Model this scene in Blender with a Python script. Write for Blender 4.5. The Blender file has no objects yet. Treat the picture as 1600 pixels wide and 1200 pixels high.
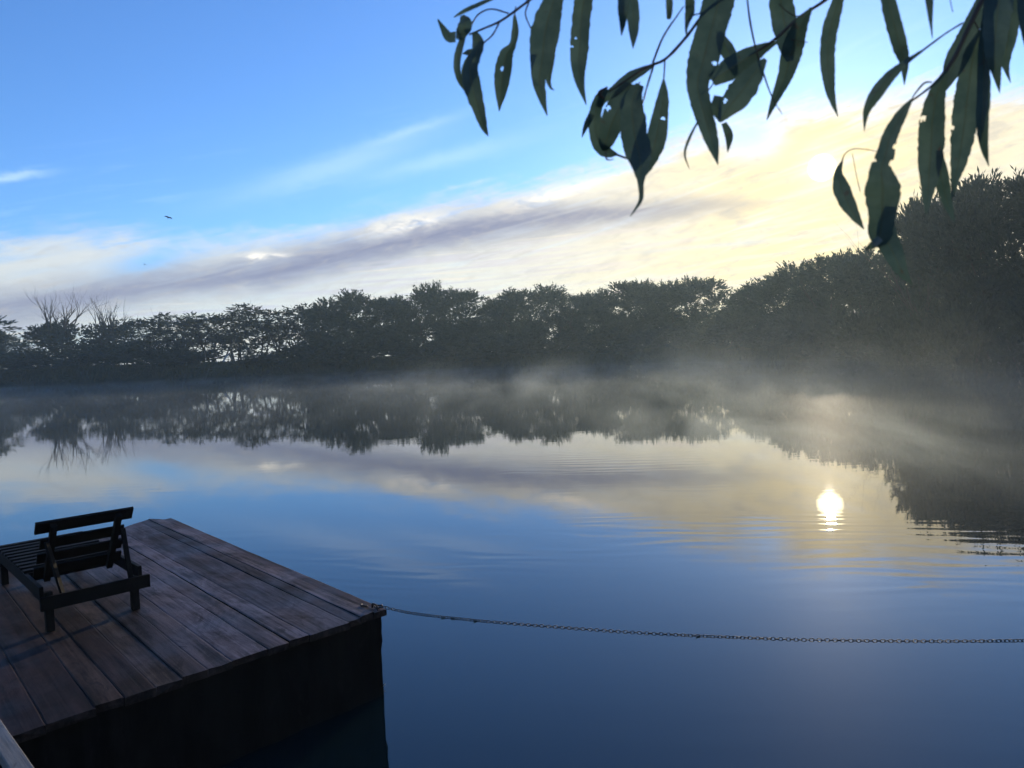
import bpy, bmesh, math, random
from mathutils import Vector, Matrix
from mathutils import noise as mn

random.seed(7)
SC = bpy.context.scene
COL = SC.collection
R = math.radians

# ------------------------------------------------------------------ camera
EYE = 2.4                      # eye height above the water, metres
F = 1150.0                     # focal length in photo pixels (photo is 1600 wide)
PITCH, ROLL = R(2.55), R(2.45)
R0 = Vector((1, 0, 0)); FW = Vector((0, math.cos(PITCH), -math.sin(PITCH))); U0 = Vector((0, math.sin(PITCH), math.cos(PITCH)))
RT = math.cos(ROLL) * R0 - math.sin(ROLL) * U0
UP = math.sin(ROLL) * R0 + math.cos(ROLL) * U0
cam = bpy.data.cameras.new('camera'); cam_o = bpy.data.objects.new('camera', cam); COL.objects.link(cam_o)
m = Matrix((RT, UP, -FW)).transposed().to_4x4(); m.translation = Vector((0, 0, EYE)); cam_o.matrix_world = m
cam.sensor_width = 36; cam.lens = 36 * F / 1600; cam.clip_start = 0.05; cam.clip_end = 5000
cam.dof.use_dof = True; cam.dof.focus_distance = 25; cam.dof.aperture_fstop = 9
SC.camera = cam_o

def ray(px, py):
    d = FW + (px - 800) / F * RT - (py - 600) / F * UP
    return d.normalized()
def at_z(px, py, z):
    d = ray(px, py); return Vector((0, 0, EYE)) + d * ((z - EYE) / d.z)
def at_y(px, py, y):
    d = ray(px, py); return Vector((0, 0, EYE)) + d * (y / d.y)
def ae(px, py):
    d = ray(px, py); return math.degrees(math.atan2(d.x, d.y)), math.degrees(math.asin(d.z))

SC.view_settings.view_transform = 'Standard'; SC.view_settings.look = 'None'
SC.view_settings.exposure = 0.80; SC.view_settings.gamma = 1.0
SC.render.engine = 'CYCLES'
SC.cycles.use_denoising = True
SC.cycles.use_adaptive_sampling = True; SC.cycles.adaptive_threshold = 0.03
SC.cycles.max_bounces = 5; SC.cycles.volume_bounces = 0; SC.cycles.transparent_max_bounces = 8
SC.cycles.volume_step_rate = 1.0; SC.cycles.volume_max_steps = 64
SC.cycles.sample_clamp_indirect = 4.0
SC.cycles.caustics_reflective = False; SC.cycles.caustics_refractive = False

# ------------------------------------------------------------------ node helper
class N:
    def __init__(s, nt, sock): s.nt = nt; s.s = sock
    def _m(s, op, b=None, c=None, clamp=False):
        n = s.nt.nodes.new('ShaderNodeMath'); n.operation = op; n.use_clamp = clamp
        s.nt.links.new(s.s, n.inputs[0])
        for i, v in ((1, b), (2, c)):
            if v is None: continue
            if isinstance(v, N): s.nt.links.new(v.s, n.inputs[i])
            else: n.inputs[i].default_value = v
        return N(s.nt, n.outputs[0])
    def __add__(s, o): return s._m('ADD', o)
    __radd__ = __add__
    def __mul__(s, o): return s._m('MULTIPLY', o)
    __rmul__ = __mul__
    def __sub__(s, o): return s._m('SUBTRACT', o)
    def __rsub__(s, o): return (s * -1.0) + o
    def __truediv__(s, o): return s._m('DIVIDE', o)
    def pw(s, o): return s._m('POWER', o)
    def clamp(s): return s._m('ADD', 0.0, clamp=True)
    def exp(s): return s._m('EXPONENT')
    def gauss(s): return (s * s * -1.0).exp()
    def step(s, a, b):
        n = s.nt.nodes.new('ShaderNodeMapRange'); n.interpolation_type = 'SMOOTHSTEP'
        s.nt.links.new(s.s, n.inputs[0]); n.inputs[1].default_value = a; n.inputs[2].default_value = b
        return N(s.nt, n.outputs[0])
def comb(nt, x, y, z):
    n = nt.nodes.new('ShaderNodeCombineXYZ')
    for i, v in enumerate((x, y, z)):
        if isinstance(v, N): nt.links.new(v.s, n.inputs[i])
        else: n.inputs[i].default_value = v
    return N(nt, n.outputs[0])
def noise(nt, vec, scale, detail=4, rough=0.5, dist=0.0):
    n = nt.nodes.new('ShaderNodeTexNoise'); nt.links.new(vec.s, n.inputs['Vector'])
    n.inputs['Scale'].default_value = scale; n.inputs['Detail'].default_value = detail
    n.inputs['Roughness'].default_value = rough; n.inputs['Distortion'].default_value = dist
    return N(nt, n.outputs[0])
def mixc(nt, f, a, b):
    n = nt.nodes.new('ShaderNodeMix'); n.data_type = 'RGBA'; n.clamp_factor = True
    if isinstance(f, N): nt.links.new(f.s, n.inputs[0])
    else: n.inputs[0].default_value = f
    for i, v in ((6, a), (7, b)):
        if isinstance(v, N): nt.links.new(v.s, n.inputs[i])
        else: n.inputs[i].default_value = (*v, 1)
    return N(nt, n.outputs[2])
def curve(nt, x, pts, lo=-60., hi=60., vmax=30.):
    """piecewise curve: azimuth in degrees -> value"""
    n = nt.nodes.new('ShaderNodeFloatCurve'); cm = n.mapping; c = cm.curves[0]
    pts = sorted(pts)
    p2 = [((a - lo) / (hi - lo), v / vmax) for a, v in pts]
    c.points[0].location = (0, p2[0][1]); c.points[1].location = (1, p2[-1][1])
    for q in p2: c.points.new(*q)
    cm.update()
    xx = (x - lo) / (hi - lo)
    nt.links.new(xx.s, n.inputs['Value'])
    return N(nt, n.outputs[0]) * vmax

# ------------------------------------------------------------------ sky and sun
SUN_AZ, SUN_EL = 23.2, 11.85
sun_dir = Vector((math.sin(R(SUN_AZ)) * math.cos(R(SUN_EL)), math.cos(R(SUN_AZ)) * math.cos(R(SUN_EL)), math.sin(R(SUN_EL))))
W = bpy.data.worlds.new('World'); SC.world = W; W.use_nodes = True
nt = W.node_tree; nt.nodes.clear()
out = nt.nodes.new('ShaderNodeOutputWorld'); bg = nt.nodes.new('ShaderNodeBackground'); nt.links.new(bg.outputs[0], out.inputs[0])
bg.inputs[1].default_value = 0.1
sky = nt.nodes.new('ShaderNodeTexSky'); sky.sky_type = 'NISHITA'; sky.sun_disc = False
sky.sun_elevation = R(SUN_EL); sky.sun_rotation = R(SUN_AZ); sky.air_density = 1.0; sky.dust_density = 0.2; sky.ozone_density = 4.0
tc = nt.nodes.new('ShaderNodeTexCoord')
dirv = N(nt, tc.outputs['Generated'])
sep = nt.nodes.new('ShaderNodeSeparateXYZ'); nt.links.new(dirv.s, sep.inputs[0])
dx, dy, dz = (N(nt, sep.outputs[i]) for i in range(3))
DEG = 180 / math.pi
A = dx._m('ARCTAN2', dy) * DEG
E = dz._m('ARCSINE') * DEG
# slanted cloud coordinates
sl = R(13)
along = A * math.cos(sl) + E * math.sin(sl)
across = E * math.cos(sl) - A * math.sin(sl)
nA = noise(nt, comb(nt, along * 0.05, across * 0.16, 0.0), 2.2, 6, 0.55, 0.4)       # soft large
nB = noise(nt, comb(nt, along * 0.04, across * 0.55, 3.0), 3.0, 6, 0.6, 0.6)        # streaks
nC = noise(nt, comb(nt, A * 0.25, E * 0.6, 7.0), 2.2, 7, 0.62, 0.5)                 # curdled detail
# flatter streaks low over the trees
nD = noise(nt, comb(nt, along * 0.045, (E - A * 0.05) * 1.3, 11.0), 2.0, 5, 0.55, 0.8)
TOPB = [ae(*q) for q in ((-200, 372), (0, 366), (150, 358), (300, 368), (420, 360), (550, 338), (700, 306), (850, 280), (1000, 240), (1100, 196), (1200, 165), (1350, 145), (1600, 122), (1900, 90))]
GREY = [ae(*q) for q in ((-200, 500), (0, 486), (150, 462), (300, 440), (450, 418), (600, 385), (750, 356), (900, 340), (1050, 326), (1180, 318), (1500, 290))]
T = curve(nt, A, TOPB); G = curve(nt, A, GREY)
d_top = T - E + (nA - 0.5) * 3.0 + (nC - 0.5) * 2.2 + (nB - 0.5) * 2.0
veil = d_top.step(-0.9, 1.9)
# blue gaps
def blob(px, py, ra, re, rot=0.0):
    a0, e0 = ae(px, py); c, s = math.cos(R(rot)), math.sin(R(rot))
    u = ((A - a0) * c + (E - e0) * s + (nC - 0.5) * 1.5) / ra
    v = ((E - e0) * c - (A - a0) * s + (nC - 0.5) * 0.8) / re
    return (u * u * -1.0).exp() * (v * v * -1.0).exp()
hole = (blob(235, 408, 2.6, 0.8, 14) * 0.9 + blob(1180, 212, 1.6, 1.3) * 0.75 + blob(1140, 215, 1.0, 1.0) * 0.3 + blob(20, 540, 8, 0.8, 2) * 0.45).clamp()
wide_thin = curve(nt, A, [(-60, .80), (-34, .86), (-20, .84), (-8, .9), (10, .97), (25, 1.0), (60, 0.95)], vmax=1.0)
veil = veil * (nB.step(0.2, 0.55) * 0.22 + 0.78) * wide_thin * (1.0 - hole)
# thin cirrus streaks over the blue
fade_up = (E - T).step(9.0, 0.0)
cir = nB.step(0.50, 0.80) * nA.step(0.36, 0.66) * fade_up * 0.17
cir = (cir + blob(15, 276, 2.0, 0.25, 12) * 0.35 + blob(520, 262, 7.0, 0.8, 17) * 0.22 + blob(690, 250, 6.0, 0.6, 12) * 0.2 + blob(640, 205, 4.0, 0.35, 16) * 0.2).clamp()
# warm colouring around the sun
sd = nt.nodes.new('ShaderNodeVectorMath'); sd.operation = 'DOT_PRODUCT'; nt.links.new(dirv.s, sd.inputs[0]); sd.inputs[1].default_value = sun_dir
ang = N(nt, sd.outputs['Value'])._m('ARCCOSINE') * DEG
near = (ang / 11.0).gauss()
wide = (ang / 24.0).gauss()
cream = mixc(nt, wide, (5.0, 5.05, 4.7), (6.0, 5.5, 4.4))
warm = mixc(nt, near, cream, (6.9, 5.5, 2.9))
low = (E - ae(900, 440)[1]).step(4.5, -1.0)          # close to the tree line the veil turns yellow
warm = mixc(nt, low * (ang / 20.0).gauss() * 0.75, warm, (6.9, 5.5, 2.3))
blue_n = N(nt, sky.outputs[0])
tint = nt.nodes.new('ShaderNodeMix'); tint.data_type = 'RGBA'; tint.blend_type = 'MULTIPLY'; tint.inputs[0].default_value = 1.0
nt.links.new(blue_n.s, tint.inputs[6]); tint.inputs[7].default_value = (0.80, 1.02, 1.34, 1)
blue = N(nt, tint.outputs[2])
c = mixc(nt, cir, blue, (6.2, 7.6, 9.2))
c = mixc(nt, veil, c, warm)
# grey-lavender bank
thick = curve(nt, A, [(-60, 1.5), (-34, 1.5), (-25, 1.25), (-14, 1.35), (0, 1.25), (8, 0.95), (15, 0.7), (19, 0.35), (22, 0.05), (60, 0.02)], vmax=3.0)
g = ((E - G + (nA - 0.5) * 1.3 + (nC - 0.5) * 0.9) / (thick + 0.02)).gauss()
gs = curve(nt, A, [(-60, .8), (-34, .82), (-22, .9), (-12, 1.0), (2, 1.0), (10, .9), (16, .6), (20, .3), (24, 0), (60, 0)], vmax=1.0)
g = g * gs * (nB.step(0.2, 0.6) * 0.3 + 0.7)
greyc = mixc(nt, (ang / 18.0).gauss(), (1.5, 1.68, 2.65), (2.5, 2.35, 2.6))
c = mixc(nt, g, c, greyc)
# streaks between the grey bank and the trees
below = (G - E).step(0.3, 2.0)
st = below * nD.step(0.47, 0.66) * 0.6
c = mixc(nt, st, c, mixc(nt, wide, (3.6, 3.7, 4.9), (6.4, 5.4, 4.6)))
st2 = below * nD.step(0.45, 0.30) * 0.6
c = mixc(nt, st2, c, mixc(nt, near, (6.3, 5.5, 4.5), (7.6, 6.2, 2.9)))
# soft mottling of the bright veil, small white puffs
mot = veil * nC.step(0.46, 0.70) * 0.6 * (ang / 18.0).gauss()
c = mixc(nt, mot, c, (4.1, 3.7, 3.1))
nE = noise(nt, comb(nt, along * 0.5, across * 1.7, 21.0), 1.1, 6, 0.62, 0.6)
c = mixc(nt, veil * nE.step(0.48, 0.72) * 0.45, c, (3.5, 3.4, 3.3))
a0, e0 = ae(960, 397); a1, e1_ = ae(1330, 362)
line_e = (A - a0) * ((e1_ - e0) / (a1 - a0)) + e0
tr = ((E - line_e + (nC - 0.5) * 0.35) / 0.17).gauss() * ((A - (a0 + a1) / 2) / 8.0).gauss() * 0.55
c = mixc(nt, tr, c, (4.6, 4.9, 5.0))
puff = (blob(398, 400, 0.9, 0.28, 4) + blob(430, 398, 1.0, 0.14, 2) * 0.7 + blob(640, 348, 2.6, 0.5, 8) * 0.8 + blob(880, 300, 4.0, 0.55, 12) * 0.7).clamp() * nC.step(0.30, 0.62)
c = mixc(nt, puff, c, mixc(nt, wide, (7.6, 7.2, 6.4), (9.0, 7.8, 6.3)))
# glow and the veiled disc of the sun itself
glow = (ang / 1.5).gauss() * 2.0 + (ang / 4.5).gauss() * 0.5 + (ang / 9.0 * -1.0).exp() * 0.5
disc = ang.step(1.0, 0.70) * 22.0
gl = nt.nodes.new('ShaderNodeVectorMath'); gl.operation = 'SCALE'; gl.inputs[0].default_value = (1.0, 0.86, 0.54)
nt.links.new((glow + disc).s, gl.inputs['Scale'])
ad = nt.nodes.new('ShaderNodeVectorMath'); ad.operation = 'ADD'; nt.links.new(c.s, ad.inputs[0]); nt.links.new(gl.outputs[0], ad.inputs[1])
nt.links.new(ad.outputs[0], bg.inputs[0])
W.cycles.sampling_method = 'MANUAL'; W.cycles.sample_map_resolution = 1024

sl_ = bpy.data.lights.new('sun', 'SUN'); sl_.energy = 2.0; sl_.angle = R(0.6); sl_.color = (1.0, 0.82, 0.58)
so = bpy.data.objects.new('sun', sl_); COL.objects.link(so)
so.rotation_euler = sun_dir.to_track_quat('Z', 'Y').to_euler()

# ------------------------------------------------------------------ object helpers
def link(o): COL.objects.link(o); return o
def mesh_obj(name, verts, faces, mat, parent=None, smooth=False, mats=None, midx=None):
    me = bpy.data.meshes.new(name); me.from_pydata([tuple(v) for v in verts], [], faces)
    for mm in (mats or [mat]): me.materials.append(mm)
    if midx: me.polygons.foreach_set('material_index', midx)
    if smooth: me.polygons.foreach_set('use_smooth', [True] * len(me.polygons))
    me.update(); o = bpy.data.objects.new(name, me); link(o)
    if parent: o.parent = parent
    return o
def empty(name, loc=(0, 0, 0), rz=0.0):
    o = bpy.data.objects.new(name, None); o.empty_display_size = 0.3; link(o); o.location = loc; o.rotation_euler = (0, 0, rz); return o
def tag(o, label=None, cat=None, group=None, kind=None):
    if label: o['label'] = label
    if cat: o['category'] = cat
    if group: o['group'] = group
    if kind: o['kind'] = kind
    return o
def material(name, col, rough=0.7, spec=0.3):
    mt = bpy.data.materials.new(name); mt.use_nodes = True
    b = mt.node_tree.nodes['Principled BSDF']; b.inputs['Base Color'].default_value = (*col, 1)
    b.inputs['Roughness'].default_value = rough; b.inputs['Specular IOR Level'].default_value = spec
    return mt, mt.node_tree, b
def add_bump(nt_, b, h, dist, strength=1.0):
    bp = nt_.nodes.new('ShaderNodeBump'); bp.inputs['Distance'].default_value = dist; bp.inputs['Strength'].default_value = strength
    nt_.links.new(h.s, bp.inputs['Height']); nt_.links.new(bp.outputs[0], b.inputs['Normal'])
def coords(nt_, which='Object', scale=(1, 1, 1), rot=0.0):
    t = nt_.nodes.new('ShaderNodeTexCoord'); mp = nt_.nodes.new('ShaderNodeMapping')
    mp.inputs['Scale'].default_value = scale; mp.inputs['Rotation'].default_value = (0, 0, rot)
    nt_.links.new(t.outputs[which], mp.inputs[0]); return N(nt_, mp.outputs[0])

def box_geo(V, Fc, x0, x1, y0, y1, z0, z1, M=None, bev=0.0):
    """bevelled box appended to V/Fc; M transforms"""
    bm = bmesh.new(); bmesh.ops.create_cube(bm, size=1)
    for v in bm.verts:
        v.co = Vector(((x0 + x1) / 2 + v.co.x * (x1 - x0), (y0 + y1) / 2 + v.co.y * (y1 - y0), (z0 + z1) / 2 + v.co.z * (z1 - z0)))
    if bev > 0: bmesh.ops.bevel(bm, geom=bm.edges[:], offset=bev, segments=2, affect='EDGES', profile=0.6)
    if M is not None: bm.transform(M)
    n = len(V); bm.verts.index_update()
    V += [v.co.copy() for v in bm.verts]; Fc += [[n + v.index for v in f.verts] for f in bm.faces]; bm.free()
def tube_geo(V, Fc, pts, rads, seg=6, cap=True):
    pts = [Vector(p) for p in pts]; n0 = len(V); ref = Vector((0.12, 0.31, 0.94)).normalized()
    for i, p in enumerate(pts):
        t = (pts[min(i + 1, len(pts) - 1)] - pts[max(i - 1, 0)]).normalized()
        r_ = ref if abs(t.dot(ref)) < 0.95 else Vector((1, 0, 0))
        a = t.cross(r_).normalized(); b = t.cross(a)
        for k in range(seg):
            w = 2 * math.pi * k / seg; V.append(p + (a * math.cos(w) + b * math.sin(w)) * rads[i])
    for i in range(len(pts) - 1):
        for k in range(seg):
            q = n0 + i * seg + k; q2 = n0 + i * seg + (k + 1) % seg
            Fc.append([q, q2, q2 + seg, q + seg])
    if cap:
        Fc.append([n0 + k for k in range(seg)][::-1]); e = n0 + (len(pts) - 1) * seg; Fc.append([e + k for k in range(seg)])
def smooth_path(pts, n):
    """Catmull-Rom through pts (Vectors), n samples"""
    P = [pts[0] * 2 - pts[1]] + list(pts) + [pts[-1] * 2 - pts[-2]]; o = []
    S = len(pts) - 1
    for i in range(n):
        t = i / (n - 1) * S; k = min(int(t), S - 1); u = t - k
        p0, p1, p2, p3 = P[k], P[k + 1], P[k + 2], P[k + 3]
        o.append(0.5 * ((2 * p1) + (p2 - p0) * u + (2 * p0 - 5 * p1 + 4 * p2 - p3) * u * u + (3 * p1 - p0 - 3 * p2 + p3) * u ** 3))
    return o

# ------------------------------------------------------------------ terrain and water
CX, CY = -22.0, 58.0
SHORE = [(-96, 138, 3.0), (-70, 128, 2.9), (-46, 119, 2.6), (-28, 119, 2.2), (-10, 114, 1.9), (9, 101, 1.8), (24, 88, 1.7), (34, 72, 1.6), (37, 56, 1.5), (33, 42, 1.4), (29, 28, 1.2), (25, 13, 1.0), (18, 2, 0.9), (8, -3, 0.8), (-8, -4, 0.8), (-40, -3, 1.0), (-90, 12, 1.5), (-130, 55, 2.0), (-140, 105, 2.5), (-122, 136, 2.9)]
SP = sorted(((math.atan2(y - CY, x - CX)), math.hypot(x - CX, y - CY), h) for x, y, h in SHORE)
def shore_at(th):
    n = len(SP)
    for i in range(n):
        a, b = SP[i], SP[(i + 1) % n]; a0 = a[0]; b0 = b[0] + (2 * math.pi if i == n - 1 else 0)
        t = th + (2 * math.pi if (i == n - 1 and th < a0) else 0)
        if a0 <= t <= b0:
            u = (t - a0) / (b0 - a0); u = u * u * (3 - 2 * u) * 0.5 + u * 0.5
            return a[1] * (1 - u) + b[1] * u, a[2] * (1 - u) + b[2] * u
    return SP[0][1], SP[0][2]
PROF = [(-6, -1.6), (-1.5, -0.5), (0, -0.02), (0.4, 0.16), (1.2, 0.34), (2.5, 0.55), (4, 0.78), (5.5, 0.94), (8, 1.0), (13, 1.0), (25, 1.0), (60, 1.0), (150, 1.0), (420, 1.0)]
def terr(x, y):
    th = math.atan2(y - CY, x - CX); rs, h = shore_at(th)
    d = math.hypot(x - CX, y - CY) - rs - 0.8 * mn.noise(Vector((x * .2, y * .2, 0)))
    if d <= PROF[0][0]: return PROF[0][1]
    for (d0, z0), (d1, z1) in zip(PROF, PROF[1:]):
        if d <= d1:
            u = (d - d0) / (d1 - d0); z = z0 * (1 - u) + z1 * u
            break
    else: z = 1.0
    z = z * h if z > 0 else z
    if d > 1: z += 0.14 * mn.noise(Vector((x * .3, y * .3, 5))) * min(1, d / 5)
    return z
NT = 540; V = []; Fc = []
for i in range(NT):
    th = -math.pi + 2 * math.pi * i / NT; rs, h = shore_at(th)
    for d, z in PROF:
        x = CX + math.cos(th) * (rs + d); y = CY + math.sin(th) * (rs + d)
        V.append((x, y, terr(x, y)))
K = len(PROF)
for i in range(NT):
    for k in range(K - 1):
        a = i * K + k; b = ((i + 1) % NT) * K + k
        Fc.append([a, a + 1, b + 1, b])
mt, n_, b = material('meadow_soil', (0.03, 0.035, 0.018), 0.95, 0.1)
v = coords(n_); c1 = noise(n_, v, 0.35, 6, 0.6); 
n_.links.new(mixc(n_, c1.step(0.35, 0.65), (0.022, 0.028, 0.012), (0.05, 0.045, 0.028)).s, b.inputs['Base Color'])
add_bump(n_, b, noise(n_, v, 3.0, 5, 0.7), 0.15)
ter = mesh_obj('terrain', V, Fc, mt, smooth=True); tag(ter, kind='structure')

mt, n_, b = material('pond_water', (0.003, 0.010, 0.013), 0.01, 0.5)
b.inputs['IOR'].default_value = 1.52
v = coords(n_)
sx = n_.nodes.new('ShaderNodeSeparateXYZ'); n_.links.new(v.s, sx.inputs[0]); X, Y = N(n_, sx.outputs[0]), N(n_, sx.outputs[1])
# long low ripple trains (crests run across the pond), patches of them, and a fine shiver
warp = noise(n_, comb(n_, X * 0.10, Y * 0.22, 0.0), 1.0, 3, 0.5)
ph = Y * 1.0 + X * 0.12 + (warp - 0.5) * 3.0
rip = (ph * (2 * math.pi / 0.34))._m('SINE')
rip2 = ((ph * 1.63 + X * 0.25) * (2 * math.pi / 0.34))._m('SINE')
patch = noise(n_, comb(n_, X * 0.16, Y * 0.20, 4.0), 1.0, 3, 0.5).step(0.47, 0.64)
region = (((X - 3.0) / 7.0).gauss() * ((Y - 10.0) / 6.5).gauss())
amp = patch * (region * 0.00040 + 0.00010)
fine = noise(n_, comb(n_, X * 1.1, Y * 3.2, 1.0), 1.7, 4, 0.55)
swell = noise(n_, comb(n_, X * 0.35, Y * 0.9, 2.0), 1.0, 3, 0.5)
h = (rip + rip2 * 0.5) * amp * (fine * 1.2 + 0.2) + (fine - 0.5) * 0.0004 + (swell - 0.5) * 0.0010
add_bump(n_, b, h, 1.0)
b2 = n_.nodes.new('ShaderNodeBsdfPrincipled'); b2.inputs['Base Color'].default_value = (0.003, 0.010, 0.011, 1); b2.inputs['Roughness'].default_value = 0.40; b2.inputs['IOR'].default_value = 1.45
mw_ = n_.nodes.new('ShaderNodeMixShader'); mw_.inputs[0].default_value = 0.014
oo = [x for x in n_.nodes if x.type == 'OUTPUT_MATERIAL'][0]
n_.links.new(b.outputs[0], mw_.inputs[1]); n_.links.new(b2.outputs[0], mw_.inputs[2]); n_.links.new(mw_.outputs[0], oo.inputs[0])
V = []; Fc = []; nx = 40
for j in range(nx + 1):
    for i in range(nx + 1): V.append((-170 + 240 * i / nx, -20 + 190 * j / nx, 0.0))
for j in range(nx):
    for i in range(nx): a = j * (nx + 1) + i; Fc.append([a, a + 1, a + nx + 2, a + nx + 1])
wat = mesh_obj('water', V, Fc, mt); tag(wat, kind='structure')

# ------------------------------------------------------------------ foliage
def leaf_mat(name, c0, c1, trans=0.25, scale=0.6):
    mt, n_, b = material(name, c0, 0.65, 0.2)
    v = coords(n_); f = noise(n_, v, scale, 4, 0.6)
    oi = n_.nodes.new('ShaderNodeObjectInfo'); rnd = N(n_, oi.outputs['Random'])
    col = mixc(n_, (f.step(0.35, 0.65) * 0.7 + rnd * 0.3).clamp(), c0, c1)
    n_.links.new(col.s, b.inputs['Base Color'])
    tr = n_.nodes.new('ShaderNodeBsdfTranslucent'); n_.links.new(col.s, tr.inputs[0])
    ms = n_.nodes.new('ShaderNodeMixShader'); ms.inputs[0].default_value = trans
    o = [x for x in n_.nodes if x.type == 'OUTPUT_MATERIAL'][0]
    n_.links.new(b.outputs[0], ms.inputs[1]); n_.links.new(tr.outputs[0], ms.inputs[2]); n_.links.new(ms.outputs[0], o.inputs[0])
    return mt
M_WILLOW = leaf_mat('willow_foliage', (0.022, 0.040, 0.027), (0.044, 0.068, 0.040))
M_DARK = leaf_mat('dark_foliage', (0.019, 0.034, 0.022), (0.036, 0.052, 0.030))
M_LACY = leaf_mat('acacia_foliage', (0.024, 0.036, 0.026), (0.048, 0.062, 0.040))
M_GRASS = leaf_mat('bank_grass', (0.030, 0.040, 0.016), (0.070, 0.070, 0.032), 0.15, 0.2)
M_BARK, n_, b = material('bark', (0.055, 0.045, 0.036), 0.9, 0.15)
v = coords(n_, scale=(6, 6, 1.5)); n_.links.new(mixc(n_, noise(n_, v, 2.0, 5, 0.7), (0.03, 0.025, 0.02), (0.09, 0.075, 0.06)).s, b.inputs['Base Color'])
M_DEAD, n_, b = material('dead_wood', (0.07, 0.06, 0.05), 0.9, 0.1)

def shoot(V, Fc, rnd, p, d, length, n, ll, lw):
    """a twig's worth of narrow leaves fanned round the direction d"""
    side = d.cross(Vector((rnd.uniform(-1, 1), rnd.uniform(-1, 1), rnd.uniform(-1, 1)))).normalized()
    up2 = d.cross(side)
    for k in range(n):
        t = (k + rnd.random()) / n; q = p + d * (length * t)
        w = rnd.uniform(0, 2 * math.pi); out_ = side * math.cos(w) + up2 * math.sin(w)
        dd = (d * rnd.uniform(0.8, 1.6) + out_ * rnd.uniform(0.25, 0.85)).normalized()
        s = dd.cross(Vector((rnd.uniform(-1, 1), rnd.uniform(-1, 1), rnd.uniform(-1, 1)))).normalized()
        L_ = ll * rnd.uniform(0.6, 1.25); w_ = lw * rnd.uniform(0.7, 1.3)
        n0 = len(V); m_ = q + dd * L_ * 0.45
        V += [q, m_ + s * w_, q + dd * L_, m_ - s * w_]; Fc.append([n0, n0 + 1, n0 + 2, n0 + 3])
def limb(V, Fc, rnd, p, d, length, r0, depth, tips, spread=0.6, upb=0.25, seg=5):
    pts = [p.copy()]; rr = [r0]; steps = 5; dd = d.copy()
    for i in range(steps):
        dd = (dd + Vector((rnd.gauss(0, .10), rnd.gauss(0, .10), rnd.gauss(0, .06) + upb * 0.12))).normalized()
        pts.append(pts[-1] + dd * (length / steps)); rr.append(r0 * (1 - 0.72 * (i + 1) / steps))
    tube_geo(V, Fc, pts, rr, seg, cap=False)
    tips.append((pts[-1], dd, depth))
    if depth > 0:
        for k in range(rnd.choice((2, 3, 3))):
            i = rnd.randint(2, steps); w = rnd.uniform(0, 2 * math.pi)
            nd = (dd + Vector((math.cos(w), math.sin(w), rnd.uniform(-.1, .5))) * spread).normalized()
            limb(V, Fc, rnd, pts[i], nd, length * rnd.uniform(.55, .8), rr[i] * 0.75, depth - 1, tips, spread, upb, max(3, seg - 1))

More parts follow.
